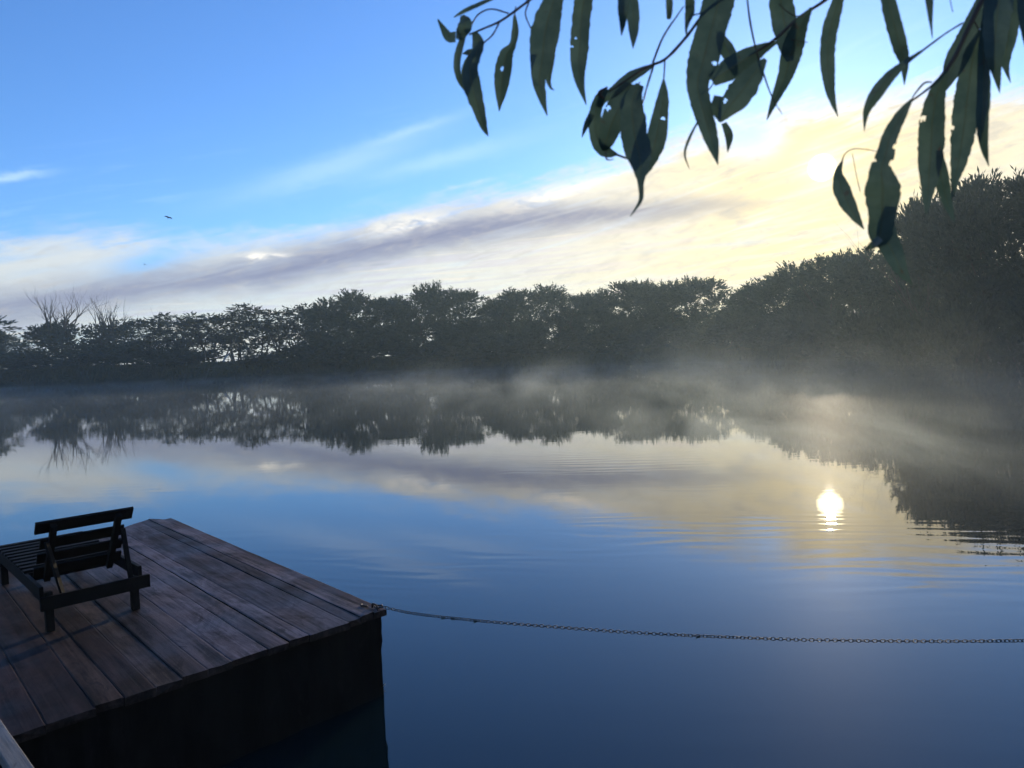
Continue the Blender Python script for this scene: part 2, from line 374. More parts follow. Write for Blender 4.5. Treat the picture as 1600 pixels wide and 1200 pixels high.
def proto_tree(kind, seed):
    """returns dict part -> mesh data; nominal height 14 m, built round the origin"""
    rnd = random.Random(seed); H = 14.0; TV, TF = [], []; CV, CF = [], []; DV, DF = [], []
    lobes = []
    if kind in ('willow', 'tall'):
        tips = []
        for s in range(2 if kind == 'willow' else 3):
            d = Vector((rnd.uniform(-.35, .35), rnd.uniform(-.35, .35), 1)).normalized()
            limb(TV, TF, rnd, Vector((rnd.uniform(-.3, .3), rnd.uniform(-.3, .3), -0.3)), d, 7.5, 0.26, 2, tips, 0.75, 0.4, 6)
        n = 34 if kind == 'willow' else 42
        for k in range(n):
            w = rnd.uniform(0, 2 * math.pi); q_ = rnd.uniform(0.1, 1.0); rr = q_ * 4.4
            ztop = .88 - .30 * q_ ** 2.2 + rnd.uniform(-.05, .03)
            z = rnd.uniform(0.08, ztop) if k > 15 else ztop
            lobes.append((Vector((math.cos(w) * rr, math.sin(w) * rr, z * H)), rnd.uniform(1.1, 1.9) * (0.62 if k <= 15 else 1)))
        ns, nl, ll, lw, sl2 = (2300 if kind == 'willow' else 2600), 11, 0.52, 0.075, 1.15
    elif kind == 'acacia':
        tips = []
        for s in range(rnd.choice((5, 6, 7))):
            x0 = Vector((rnd.uniform(-2.6, 2.6), rnd.uniform(-1.6, 1.6), -0.3))
            d = Vector((rnd.uniform(-.07, .07), rnd.uniform(-.07, .07), 1)).normalized()
            limb(TV, TF, rnd, x0, d, rnd.uniform(7.5, 9.5), 0.14, 1, tips, 0.4, 0.3, 5)
        for k in range(26):
            z = rnd.uniform(0.36, 0.86); w = rnd.uniform(0, 2 * math.pi); rr = rnd.uniform(0, 3.0)
            lobes.append((Vector((math.cos(w) * rr, math.sin(w) * rr, z * H)), rnd.uniform(0.5, 1.1)))
        for k in range(3): lobes.append((Vector((rnd.uniform(-2, 2), 0, rnd.uniform(.86, .93) * H)), rnd.uniform(.5, .8)))
        for k in range(9):
            lobes.append((Vector((rnd.uniform(-2.8, 2.8), rnd.uniform(-1.5, 1.5), rnd.uniform(1.0, 5.0))), rnd.uniform(0.5, 1.0)))
        ns, nl, ll, lw, sl2 = 760, 8, 0.50, 0.09, 0.8
    elif kind == 'deadtop':
        tips = []
        for s in range(3):
            d = Vector((rnd.uniform(-.25, .25), rnd.uniform(-.25, .25), 1)).normalized()
            limb(TV, TF, rnd, Vector((rnd.uniform(-.3, .3), 0, -0.3)), d, 6.5, 0.22, 1, tips, 0.6, 0.4, 6)
        for k in range(17):
            z = rnd.uniform(0.10, 0.60); w = rnd.uniform(0, 2 * math.pi); rr = rnd.uniform(0.2, 2.6)
            lobes.append((Vector((math.cos(w) * rr, math.sin(w) * rr, z * H)), rnd.uniform(0.9, 1.6)))
        dt = []
        for k in range(12):
            w = 2 * math.pi * k / 12 + rnd.uniform(-.2, .2); lean = rnd.uniform(.04, .34); q_ = rnd.uniform(.3, 1.5)
            d = Vector((math.cos(w) * lean, math.sin(w) * lean, 1)).normalized()
            limb(DV, DF, rnd, Vector((math.cos(w) * q_, math.sin(w) * q_, H * .46)), d, H * rnd.uniform(.32, .46), 0.145, 2, dt, 0.36, 0.45, 4)
        ns, nl, ll, lw, sl2 = 950, 9, 0.55, 0.10, 0.8
    elif kind == 'bush':
        H = 5.0; tips = []
        for s in range(4):
            d = Vector((rnd.uniform(-.6, .6), rnd.uniform(-.6, .6), 1)).normalized()
            limb(TV, TF, rnd, Vector((0, 0, -0.2)), d, 2.4, 0.07, 1, tips, 0.7, 0.3, 4)
        for k in range(13):
            w = rnd.uniform(0, 2 * math.pi); rr = rnd.uniform(0, 2.4)
            lobes.append((Vector((math.cos(w) * rr, math.sin(w) * rr, rnd.uniform(0.4, 3.6))), rnd.uniform(0.7, 1.25)))
        ns, nl, ll, lw, sl2 = 420, 9, 0.42, 0.10, 0.6
    tot = sum(r ** 2 for _, r in lobes)
    for cpos, r in lobes:
        for k in range(max(4, int(ns * r * r / tot))):
            d = Vector((rnd.gauss(0, 1), rnd.gauss(0, 1), rnd.gauss(0, 1))).normalized()
            if kind == 'acacia': d.z *= 0.6; 
            p = cpos + Vector((d.x, d.y, d.z)) * r * (rnd.random() ** 0.45)
            dd = (d * 0.9 + Vector((0, 0, 0.55 if kind != 'acacia' else 0.12)) + (p - Vector((0, 0, p.z))) * 0.03).normalized()
            shoot(CV, CF, rnd, p, dd, sl2 * rnd.uniform(.5, 1.3), nl, ll, lw)
    hi = max(v.z for v in CV); 
    return dict(trunk=(TV, TF), crown=(CV, CF), bare=(DV, DF) if DV else None, H=max(hi, max([v.z for v in DV] or [0])),
                W=max(v.x for v in CV) - min(v.x for v in CV))
def bake(p, cm):
    def mk(nm, vf, mat, sm=False):
        me = bpy.data.meshes.new(nm); me.from_pydata([tuple(v) for v in vf[0]], [], vf[1]); me.materials.append(mat)
        if sm: me.polygons.foreach_set('use_smooth', [True] * len(me.polygons))
        me.update(); return me
    p['m'] = [('trunk', mk('trunk', p['trunk'], M_BARK, True)), ('crown', mk('crown', p['crown'], cm))]
    if p['bare']: p['m'].append(('bare_branches', mk('bare_branches', p['bare'], M_DEAD, True)))
    return p
PR = {}
for kind, seeds, cm in (('willow', (3, 14, 25, 36), M_WILLOW), ('tall', (5, 6), M_DARK), ('acacia', (11, 22, 33, 44), M_LACY), ('deadtop', (8, 9), M_DARK), ('bush', (2, 4, 6), M_DARK)):
    PR[kind] = [bake(proto_tree(kind, s), cm) for s in seeds]
NAMES = dict(willow='willow_tree', tall='tall_tree', acacia='slender_tree', deadtop='half_dead_tree', bush='shrub')
CATS = dict(willow='tree', tall='tree', acacia='tree', deadtop='tree', bush='shrub')
cnt = {}
def plant(kind, px, top, wpx, y, label, group):
    i = cnt.get(kind, 0); cnt[kind] = i + 1; p = PR[kind][i % len(PR[kind])]
    tp = at_y(px, top, y); bz = terr(tp.x, tp.y) - 0.1
    o = empty(NAMES[kind], (tp.x, tp.y, bz), (i * 2.399) % 6.283 if kind != 'deadtop' else 0.4 * i)
    sz = (tp.z - bz) / p['H']; sx_ = wpx * {'willow': 1.3, 'tall': 1.2, 'acacia': 1.25, 'deadtop': .95, 'bush': 1.25}[kind] / F * y / p['W']
    o.scale = (sx_, sx_, sz); tag(o, label, CATS[kind], group)
    for nm, me in p['m']:
        c_ = bpy.data.objects.new(nm, me); link(c_); c_.parent = o
    return o
GW = 'willows in a dense row along the far bank'; GA = 'slender thin-trunked trees on the far left bank'; GT = 'tall dark trees at the right edge of the pond'
GD = 'half dead trees on the left bank'; GB = 'low shrubs along the far waterline'
TREES = [
 ('willow', -90, 470, 150, 150, 'dark rounded tree standing outside the left edge, seen mostly as a reflection', GW),
 ('willow', -5, 514, 90, 152, 'low dark leafy tree cut by the left edge of the photo', GW),
 ('deadtop', 86, 440, 124, 146, 'largest half dead tree with many bare upright branches above its leaves', GD),
 ('deadtop', 160, 446, 92, 148, 'smaller half dead tree with a fan of bare branches, right of the largest one', GD),
 ('acacia', 212, 494, 76, 142, 'low slender tree just right of the half dead trees', GA),
 ('acacia', 247, 488, 80, 136, 'slender tree with a small flat tuft sticking up at its top left', GA),
 ('acacia', 285, 491, 76, 134, 'slender tree between the flat tufted one and the bare tipped one', GA),
 ('acacia', 317, 487, 78, 132, 'slender tree left of the small grey shelter', GA),
 ('acacia', 350, 485, 76, 131, 'slender tree right behind the small grey shelter', GA),
 ('acacia', 388, 472, 84, 130, 'tallest slender tree with a flat crown above see-through trunks', GA),
 ('acacia', 425, 482, 78, 130, 'slender tree with bright sky gaps between its trunks', GA),
 ('acacia', 465, 471, 88, 130, 'last slender tree on the right, touching the dense willows', GA),
 ('willow', 500, 474, 80, 128, 'smallest dense willow at the left end of the dense row', GW),
 ('willow', 550, 448, 120, 126, 'dense willow with one pointed peak left of the twin tufts', GW),
 ('willow', 612, 457, 92, 126, 'dense willow with twin rounded tufts at its top', GW),
 ('willow', 665, 437, 92, 125, 'dense willow with the spikiest left shoulder in the middle of the far bank', GW),
 ('willow', 715, 443, 100, 124, 'broad dense willow just right of the spiky shouldered one', GW),
 ('willow', 765, 464, 70, 123, 'short willow in the dip between two taller willows', GW),
 ('willow', 803, 446, 86, 121, 'pointed willow standing above the middle of the pond', GW),
 ('willow', 860, 440, 96, 118, 'airy topped willow with sky showing through its upper shoots', GW),
 ('willow', 908, 451, 76, 115, 'lower willow right of the airy topped one', GW),
 ('willow', 945, 447, 84, 112, 'narrow willow with a single raised tuft', GW),
 ('willow', 992, 432, 104, 110, 'round topped willow left of the big lacy pair', GW),
 ('willow', 1040, 434, 92, 108, 'left one of the big lacy pair before the gap in the trees', GW),
 ('willow', 1092, 424, 104, 106, 'right one of the big lacy pair, rounding down to the gap in the trees', GW),
 ('willow', 1155, 460, 74, 108, 'small low tree filling the gap in the tree line', GW),
 ('willow', 1195, 428, 96, 92, 'first willow right of the gap in the tree line', GW),
 ('willow', 1245, 404, 112, 86, 'willow on the rising tree line below the sun', GW),
 ('willow', 1300, 384, 118, 80, 'broad willow straight under the low sun', GW),
 ('willow', 1358, 380, 124, 74, 'willow right of the sun behind the chewed hanging leaf', GW),
 ('tall', 1412, 372, 120, 66, 'shorter dark tree at the foot of the tall ones', GT),
 ('tall', 1452, 288, 150, 60, 'tall dark tree with a ragged left edge against the bright sky', GT),
 ('tall', 1530, 258, 170, 56, 'tallest dark tree behind the two long hanging leaves', GT),
 ('tall', 1618, 244, 190, 52, 'tall dark tree cut by the right edge of the photo', GT),
 ('tall', 1730, 235, 220, 46, 'tall dark tree standing outside the right edge', GT),
]
for a in TREES: plant(*a)
SHR = [(20, 548, 'at the far left end of the bank'), (60, 552, 'under the left side of the largest half dead tree'), (125, 540, 'between the two half dead trees'), (175, 534, 'under the smaller half dead tree'), (215, 530, 'under the first slender tree'),
       (262, 536, 'behind the leftmost pale pole'), (300, 545, 'left of the small grey shelter'), (410, 553, 'right of the small grey shelter'), (480, 535, 'at the end of the slender trees'), (520, 530, 'at the foot of the smallest willow'), (575, 528, 'below the pointed peak willow'), (640, 528, 'below the twin tufted willow'),
       (700, 525, 'below the broad middle willow'), (770, 522, 'in the dip of the tree line'), (830, 520, 'below the middle pointed willow'), (890, 518, 'below the airy willow'), (955, 512, 'below the narrow willow'), (1020, 508, 'below the left lacy willow'), (1080, 505, 'below the right lacy willow'), (1140, 500, 'in the gap of the tree line'),
       (1200, 494, 'just right of the gap'), (1270, 484, 'low down under the sun'), (1345, 478, 'under the chewed hanging leaf'), (1430, 465, 'at the foot of the tall dark trees'), (1520, 455, 'under the tallest dark tree'), (1600, 450, 'at the lower right edge of the bank')]
import bisect
YS = [(-90, 144), (0, 143), (200, 134), (350, 125), (500, 123), (700, 119), (900, 109), (1050, 99), (1150, 92), (1250, 80), (1350, 68), (1450, 56), (1520, 50), (1600, 45)]
def interp(tab, x):
    for (a, va), (b_, vb) in zip(tab, tab[1:]):
        if x <= b_: return va + (vb - va) * (x - a) / (b_ - a)
    return tab[-1][1]
for px, top, l in SHR: plant('bush', px, top, 92, interp(YS, px), 'low dark shrub ' + l, GB)

# bank grass and reeds: one uncountable mass
rnd = random.Random(5); V = []; Fc = []
for k in range(26000):
    px = rnd.uniform(-80, 1680)
    th_y = interp(YS, px); base = at_y(px, 560, th_y); th = math.atan2(base.y - CY, base.x - CX); rs, hh = shore_at(th)
    d = rnd.uniform(-0.1, 7.5) if rnd.random() < .8 else rnd.uniform(7, 14)
    x = CX + math.cos(th) * (rs + d); y = CY + math.sin(th) * (rs + d); z = terr(x, y)
    if z < -0.05: continue
    hgt = rnd.uniform(.18, .6) * (1.5 if mn.noise(Vector((x * .15, y * .15, 9))) > .15 else .8); w = rnd.uniform(.03, .07)
    a = rnd.uniform(0, 6.28); s = Vector((math.cos(a) * w, math.sin(a) * w, 0)); p = Vector((x, y, z - .05)); tip = p + Vector((rnd.gauss(0, .15), rnd.gauss(0, .15), hgt))
    n0 = len(V); V += [p - s * 2, p + s * 2, tip]; Fc.append([n0, n0 + 1, n0 + 2])
gr = mesh_obj('bank_grass', V, Fc, M_GRASS); tag(gr, 'rough dark grass and weeds covering the far bank', 'grass', kind='stuff')

# shelter and poles on the far bank
M_TENT, n_, b = material('pale_tarp', (0.32, 0.34, 0.36), 0.6, 0.3)
n_.links.new(mixc(n_, noise(n_, coords(n_), 3, 4, .6), (0.26, 0.28, 0.3), (0.4, 0.42, 0.44)).s, b.inputs['Base Color'])
p = at_y(357, 566, 127); p.z = terr(p.x, p.y)
o = empty('shelter', p, 0.5); tag(o, 'small pale grey pitched shelter on the far bank under the slender trees', 'shelter')
V = []; Fc = []
w, d, h2 = .95, 1.3, 1.45
V = [(-w, -d, 0), (w, -d, 0), (0.15, -d, h2), (-w, d, 0), (w, d, 0), (0.15, d, h2), (-.35, -d, 1.0), (-.35, d, 1.0)]
Fc = [[0, 3, 7, 6], [6, 7, 5, 2], [2, 5, 4, 1]]
mesh_obj('roof_sheet', V, Fc, M_TENT, o)
V = []; Fc = []
for yy in (-d, d): tube_geo(V, Fc, [(0.15, yy, 0), (0.15, yy, h2 + .1)], [.03, .03], 6)
tube_geo(V, Fc, [(0.15, -d, h2 + .03), (0.15, d, h2 + .03)], [.03, .03], 6)
mesh_obj('frame', V, Fc, M_BARK, o)
M_POLE, n_, b = material('pale_pole', (0.25, 0.25, 0.24), 0.8, 0.2)
for px, t_, lab in ((257, 545, 'leftmost thin pale pole on the far bank'), (321, 549, 'thin pale pole left of the small grey shelter'), (441, 549, 'thin pale pole right of the small grey shelter'), (523, 548, 'thin pale pole in front of the smallest dense willow')):
    p = at_y(px, 566, interp(YS, px)); z0 = terr(p.x, p.y); top = at_y(px, t_, p.y).z
    V = []; Fc = []; tube_geo(V, Fc, [(0, 0, -.2), (0.02, 0, (top - z0) * .5), (0.0, 0.02, top - z0)], [.045, .04, .035], 6)
    o = mesh_obj('pole', V, Fc, M_POLE, smooth=True); o.location = (p.x, p.y, z0); tag(o, lab, 'pole', 'thin poles on the far bank')

# ------------------------------------------------------------------ platform
DZ = 0.62
PA = at_z(603, 951, DZ); PB = at_z(275, 812, DZ); E1 = (PB - PA); E1.z = 0; E1.normalize(); ANG = math.atan2(E1.y, E1.x)
plat = empty('floating_platform', (PA.x, PA.y, 0), ANG)
tag(plat, 'dark weathered wooden platform floating low on the pond in the bottom left', 'platform')
def wood(name, dark, light, rough=0.5, spec=0.5, attr=None, grain=(1.2, 26, 26), moist=True):
    mt, n_, b = material(name, dark, rough, spec)
    v = coords(n_, scale=grain); g1 = noise(n_, v, 1.0, 6, 0.65, 0.6)
    v2 = coords(n_); st_ = noise(n_, coords(n_, scale=(.8, 2.4, 1)), 1.6, 8, 0.72, 1.0)
    f = (g1.step(0.36, 0.66) * 0.5 + st_.step(0.40, 0.62) * 0.5).clamp()
    if attr:
        at_ = n_.nodes.new('ShaderNodeAttribute'); at_.attribute_name = attr; tone = N(n_, at_.outputs['Color'])
        base = mixc(n_, f, dark, light)
        mx = n_.nodes.new('ShaderNodeMix'); mx.data_type = 'RGBA'; mx.blend_type = 'MULTIPLY'; mx.inputs[0].default_value = 1
        n_.links.new(base.s, mx.inputs[6]); n_.links.new(tone.s, mx.inputs[7]); col = N(n_, mx.outputs[2])
    else: col = mixc(n_, f, dark, light)
    # dark blotches and rot marks
    bl = noise(n_, coords(n_, scale=(1.0, 2.6, 1)), 2.6, 6, 0.75, 1.6).step(0.56, 0.66)
    col = mixc(n_, bl * 0.7, col, (0.012, 0.010, 0.010))
    sk = noise(n_, coords(n_, scale=(.7, 17, 1)), 1.0, 7, .7, .5).step(0.57, 0.68); col = mixc(n_, sk * .75, col, (0.010, 0.008, 0.009))
    n_.links.new(col.s, b.inputs['Base Color'])
    if moist:
        rr = (noise(n_, v2, 2.1, 5, 0.6).step(0.3, 0.7) * 0.32 + (rough - .12)); n_.links.new(rr.s, b.inputs['Roughness'])
    add_bump(n_, b, g1 * 0.7 + st_ * 0.3, 0.004, 0.9)
    return mt
M_DECK = wood('deck_planks', (0.014, 0.011, 0.012), (0.165, 0.135, 0.132), 0.62, 0.14, 'tone', (0.9, 22, 22))
EDGES = [0, .10, .21, .315, .606, .75, .889, 1.119, 1.27, 1.415, 1.563, 1.72, 1.86, 2.09, 2.31, 2.55, 2.8, 3.05, 3.3]
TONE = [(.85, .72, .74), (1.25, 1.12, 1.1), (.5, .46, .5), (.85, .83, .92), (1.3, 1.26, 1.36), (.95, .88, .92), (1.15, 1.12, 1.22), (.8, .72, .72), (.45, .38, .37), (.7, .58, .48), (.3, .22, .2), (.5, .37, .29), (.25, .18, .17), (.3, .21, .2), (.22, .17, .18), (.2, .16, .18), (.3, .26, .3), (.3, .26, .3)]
rnd = random.Random(12)
V = []; Fc = []; cols = []
def far_end(s): return 4.63 if s < .2 else 4.93 - .71 * s
for i, (s0, s1) in enumerate(zip(EDGES, EDGES[1:])):
    s0 += rnd.uniform(.0003, .002); s1 -= rnd.uniform(.0003, .002) + (.009 if i == 4 else 0)
    e_n = -.05 * (s0 + s1) / 2 + rnd.uniform(-.022, .022) - .01
    NS = 46; n0 = len(V); hz = rnd.uniform(-.004, .005); sag = rnd.uniform(-.004, .004)
    for k in range(NS + 1):
        u = k / NS
        row = []
        for j, s in enumerate((s0, s0 + .008, (s0 + s1) / 2, s1 - .008, s1)):
            fe = far_end(s) + (rnd.uniform(-.002, .002)); x = e_n + (fe - e_n) * u
            if k in (0, NS): x += rnd.uniform(-.008, .008)
            wob = .004 * mn.noise(Vector((x * 1.5, i * 3.1 + j * .1, 0))) + .002 * mn.noise(Vector((x * 9, i * 3.1 + j, 0)))
            z = DZ + hz + sag * math.sin(u * 3.1) + (0 if 0 < j < 4 else -.002) + .0025 * mn.noise(Vector((x * 3, s * 6, 4)))
            V.append(Vector((x, s + wob, z)))
        for j, s in ((4, s1), (0, s0)):
            q = V[n0 + k * 7 + j]; V.append(Vector((q.x, q.y, DZ - .045)))
    for k in range(NS):
        for j in range(7):
            a = n0 + k * 7 + j; b_ = n0 + k * 7 + (j + 1) % 7
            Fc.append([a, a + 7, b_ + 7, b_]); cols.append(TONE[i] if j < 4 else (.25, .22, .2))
    Fc.append([n0 + j for j in range(7)]); Fc.append([n0 + NS * 7 + j for j in range(7)][::-1]); cols += [(.25, .22, .2)] * 2
pk = mesh_obj('plank_deck', V, Fc, M_DECK, plat)
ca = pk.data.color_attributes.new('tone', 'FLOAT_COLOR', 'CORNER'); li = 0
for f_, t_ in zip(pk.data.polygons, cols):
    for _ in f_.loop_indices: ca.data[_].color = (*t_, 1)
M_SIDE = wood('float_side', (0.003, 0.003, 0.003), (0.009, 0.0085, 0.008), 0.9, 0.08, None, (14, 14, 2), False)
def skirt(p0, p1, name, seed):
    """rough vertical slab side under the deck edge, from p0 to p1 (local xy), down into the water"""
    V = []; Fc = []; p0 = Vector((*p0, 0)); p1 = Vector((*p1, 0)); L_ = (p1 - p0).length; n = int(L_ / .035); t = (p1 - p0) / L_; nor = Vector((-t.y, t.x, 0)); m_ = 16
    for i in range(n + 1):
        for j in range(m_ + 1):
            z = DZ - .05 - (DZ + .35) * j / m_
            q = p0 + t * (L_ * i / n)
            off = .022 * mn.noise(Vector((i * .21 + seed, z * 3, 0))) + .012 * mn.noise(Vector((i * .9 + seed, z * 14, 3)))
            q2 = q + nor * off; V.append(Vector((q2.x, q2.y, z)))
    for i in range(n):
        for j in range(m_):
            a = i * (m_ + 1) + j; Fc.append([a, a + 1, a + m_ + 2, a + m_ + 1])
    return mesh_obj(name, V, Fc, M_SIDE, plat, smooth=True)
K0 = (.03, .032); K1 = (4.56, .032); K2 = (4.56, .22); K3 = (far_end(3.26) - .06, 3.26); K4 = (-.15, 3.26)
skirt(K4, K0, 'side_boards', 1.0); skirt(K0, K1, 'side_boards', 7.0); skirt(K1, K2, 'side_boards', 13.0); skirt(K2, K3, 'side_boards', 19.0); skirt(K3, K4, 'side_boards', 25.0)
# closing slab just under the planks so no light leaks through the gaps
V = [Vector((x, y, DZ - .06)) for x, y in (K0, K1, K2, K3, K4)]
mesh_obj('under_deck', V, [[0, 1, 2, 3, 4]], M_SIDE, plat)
# iron staple and ring on the corner
M_IRON, n_, b = material('rusty_iron', (0.022, 0.017, 0.015), 0.55, 0.5)
b.inputs['Metallic'].default_value = 0.3
n_.links.new(mixc(n_, noise(n_, coords(n_), 60, 4, .6), (0.008, 0.007, 0.007), (0.026, 0.017, 0.013)).s, b.inputs['Base Color'])
V = []; Fc = []
tube_geo(V, Fc, [Vector((.10, .05, DZ - .01)), Vector((.10, .05, DZ + .02)), Vector((.085, .055, DZ + .034)), Vector((.03, .06, DZ + .036)), Vector((.015, .06, DZ + .02)), Vector((.012, .06, DZ - .01))], [.006] * 6, 7)
ringc = Vector((.055, .03, DZ + .014)); tube_geo(V, Fc, [ringc + Vector((math.cos(a) * .034, math.sin(a) * .026, .006 * math.sin(a * 2))) for a in [2 * math.pi * k / 16 for k in range(17)]], [.0055] * 17, 6)
tube_geo(V, Fc, [Vector((.12, .075, DZ + .008)), Vector((.17, .10, DZ + .010)), Vector((.19, .08, DZ + .010))], [.007, .007, .005], 6)
mesh_obj('iron_ring', V, Fc, M_IRON, plat, smooth=True)

# ------------------------------------------------------------------ lounger
P1 = at_z(222, 952, DZ); P2 = at_z(73, 990, DZ); lx = (P1 - P2); LW = lx.length; la = math.atan2(lx.y, lx.x); LL = 1.665; TS = .345
lo = empty('sun_lounger', (P2.x, P2.y, DZ + .004), la); lo.scale = (.985, 1, .92)
tag(lo, 'dark slatted wooden lounger with raised backrest standing on the platform', 'lounger')
M_CH = wood('lounger_wood', (0.003, 0.003, 0.003), (0.008, 0.007, 0.006), 0.7, 0.12, None, (5, 5, 5), False)
def part(name, boxes, parent=lo, bev=.003):
    V = []; Fc = []
    for bx in boxes: box_geo(V, Fc, *bx, bev=bev)
    return mesh_obj(name, V, Fc, M_CH, parent)
LG = .055
for x0, y0, h_ in ((0, 0, TS - .05), (LW - LG, 0, TS - .08), (0, LL - LG, TS - .01), (LW - LG, LL - LG, TS - .01)):
    part('leg', [(x0 - .0 + .002, x0 + LG - .002, y0, y0 + LG, 0, h_)])
part('side_rail', [(-.026, 0, .0, LL, TS - .095, TS)]); part('side_rail', [(LW, LW + .026, .0, LL, TS - .095, TS)])
part('end_rail', [(-.03, LW + .07, -.030, -.002, .17, .272)])
part('end_rail', [(-.026, LW + .026, LL + .002, LL + .028, TS - .095, TS)])
part('cross_brace', [(.003, LW - .003, .60, .64, TS - .1, TS - .03)])
HY = .36
k = 0; yy = LL - .05
while yy > HY + .11:
    part('seat_slat', [(-.024, LW + .024, yy - .058, yy, TS + .001, TS + .021)]); yy -= .118; k += 1
# backrest: own frame with the origin on the hinge, z' up along the rest
bt = math.atan2(.46, -.33)                       # direction in (z, y): leans back toward the head end
th_ = math.atan2(.33, .46)
def bp(x0, x1, a0_, a1_, t0, t1, name, parent=None):
    V = []; Fc = []; M = Matrix.Translation(Vector((0, HY, TS - .02))) @ Matrix.Rotation(th_, 4, 'X')
    box_geo(V, Fc, x0, x1, t0, t1, a0_, a1_, M, .003)
    return mesh_obj(name, V, Fc, M_CH, parent or lo)
BL = .575
V = []; Fc = []; M = Matrix.Translation(Vector((0, HY, TS - .02))) @ Matrix.Rotation(th_, 4, 'X')
for u0 in (.075, LW - .115): box_geo(V, Fc, u0, u0 + .04, -.022, .022, -.04, BL - .02, M, .003)
bk = mesh_obj('backrest', V, Fc, M_CH, lo)
for a0_, a1_, e_ in ((-.02, .085, .012), (.132, .235, .022), (.288, .392, .03)):
    bp(e_, LW - e_, a0_, a1_, .023, .041, 'back_slat', bk)
bp(-.01, LW + .012, .462, BL, .023, .045, 'back_slat', bk)
# props from the rest down to the low head rail
def barp(a, b_, w, d_, name):
    V = []; Fc = []; a = Vector(a); b_ = Vector(b_); z = (b_ - a); L_ = z.length; M = Matrix.Translation(a) @ z.to_track_quat('Z', 'X').to_matrix().to_4x4()
    box_geo(V, Fc, -w / 2, w / 2, -d_ / 2, d_ / 2, 0, L_, M, .002); return mesh_obj(name, V, Fc, M_CH, lo)
ty = HY - math.sin(th_) * .40 - .03; tz = TS - .02 + math.cos(th_) * .40
barp((LW - .045, .012, .20), (LW - .060, ty, tz), .018, .034, 'prop'); barp((.125, .012, .20), (.055, ty, tz), .018, .034, 'prop')

# ------------------------------------------------------------------ board in the bottom left corner
M_RAIL = wood('grey_board', (0.10, 0.095, 0.085), (0.22, 0.205, 0.185), 0.6, 0.4, None, (1.5, 40, 40), True)
zr = 1.25
q0 = at_z(0, 1122, zr); q1 = at_z(55, 1200, zr); q2 = at_z(14, 1200, zr)
d = (q1 - q0).normalized(); nrm = Vector((-d.y, d.x, 0)); wid = abs((q2 - q1).dot(nrm)); sgn = 1 if (q2 - q1).dot(nrm) > 0 else -1
ro = empty('gangway_rail', (q0.x, q0.y, 0), math.atan2(d.y, d.x)); tag(ro, 'pale weathered board cutting the bottom left corner above the platform', 'rail')
V = []; Fc = []
ya, yb = (0, wid) if sgn > 0 else (-wid, 0)
NS = 40
for k in range(NS + 1):
    x = -1.1 + 3.2 * k / NS; w1 = .0015 * mn.noise(Vector((x * 12, 0, 0))); w2 = .0015 * mn.noise(Vector((x * 12, 5, 0)))
    for y_, z_ in ((ya + w1 + .003, zr), (yb + w2 - .003, zr), (yb + w2, zr - .004), (yb + w2, zr - .035), (ya + w1, zr - .035), (ya + w1, zr - .004)): V.append((x, y_, z_))
for k in range(NS):
    for j in range(6): a = k * 6 + j; b_ = k * 6 + (j + 1) % 6; Fc.append([a, b_, b_ + 6, a + 6])
Fc += [[0, 1, 2, 3, 4, 5][::-1], [NS * 6 + j for j in range(6)]]
mesh_obj('top_board', V, Fc, M_RAIL, ro)
for x in (-.95, 1.9):
    V = []; Fc = []; box_geo(V, Fc, x - .04, x + .04, (ya + yb) / 2 - .03, (ya + yb) / 2 + .03, -.6, zr - .036, bev=.004); mesh_obj('post', V, Fc, M_RAIL, ro)

# ------------------------------------------------------------------ chain
ring_w = plat.matrix_basis @ Vector((.03, .012, DZ + .012)) if False else Matrix.Translation((PA.x, PA.y, 0)) @ Matrix.Rotation(ANG, 4, 'Z') @ Vector((.03, .02, DZ + .014))
ctl = [ring_w] + [at_y(*q) for q in ((640, 957.5, 5.10), (700, 965, 5.03), (800, 974.5, 4.93), (1000, 989, 4.75), (1200, 998, 4.60), (1300, 1000.5, 4.53), (1450, 1002, 4.43), (1600, 1001, 4.33), (1800, 996, 4.2), (2050, 980, 4.1))]
path = smooth_path(ctl, 1400)
PITCH_L = .0232; acc = 0; pos = []; nxt = 0
for a, b_ in zip(path, path[1:]):
    l = (b_ - a).length
    while nxt <= acc + l: pos.append((a.lerp(b_, (nxt - acc) / l), (b_ - a).normalized())); nxt += PITCH_L
    acc += l
LV = []; LF = []; hs = .0052; hw = .0096; loop = []
for k in range(7): a = -math.pi / 2 + math.pi * k / 6; loop.append(Vector((hs + math.cos(a) * hw, math.sin(a) * hw, 0)))
for k in range(7): a = math.pi / 2 + math.pi * k / 6; loop.append(Vector((-hs + math.cos(a) * hw, math.sin(a) * hw, 0)))
loop.append(loop[0]); tube_geo(LV, LF, loop, [.0025] * len(loop), 6, cap=False)
link_me = bpy.data.meshes.new('link'); link_me.from_pydata([tuple(v) for v in LV], [], LF); link_me.materials.append(M_IRON)
link_me.polygons.foreach_set('use_smooth', [True] * len(LF)); link_me.update()
ch = empty('mooring_chain', ring_w); tag(ch, 'rusty iron chain stretched low over the water from the platform corner', 'chain')
vis = [i for i, (p_, t_) in enumerate(pos) if (p_ - Vector((0, 0, EYE))).dot(RT) / (p_ - Vector((0, 0, EYE))).dot(FW) < 800 / F]
as_parts = set(vis[-100:]); V = []; Fc = []
tw = 0.0
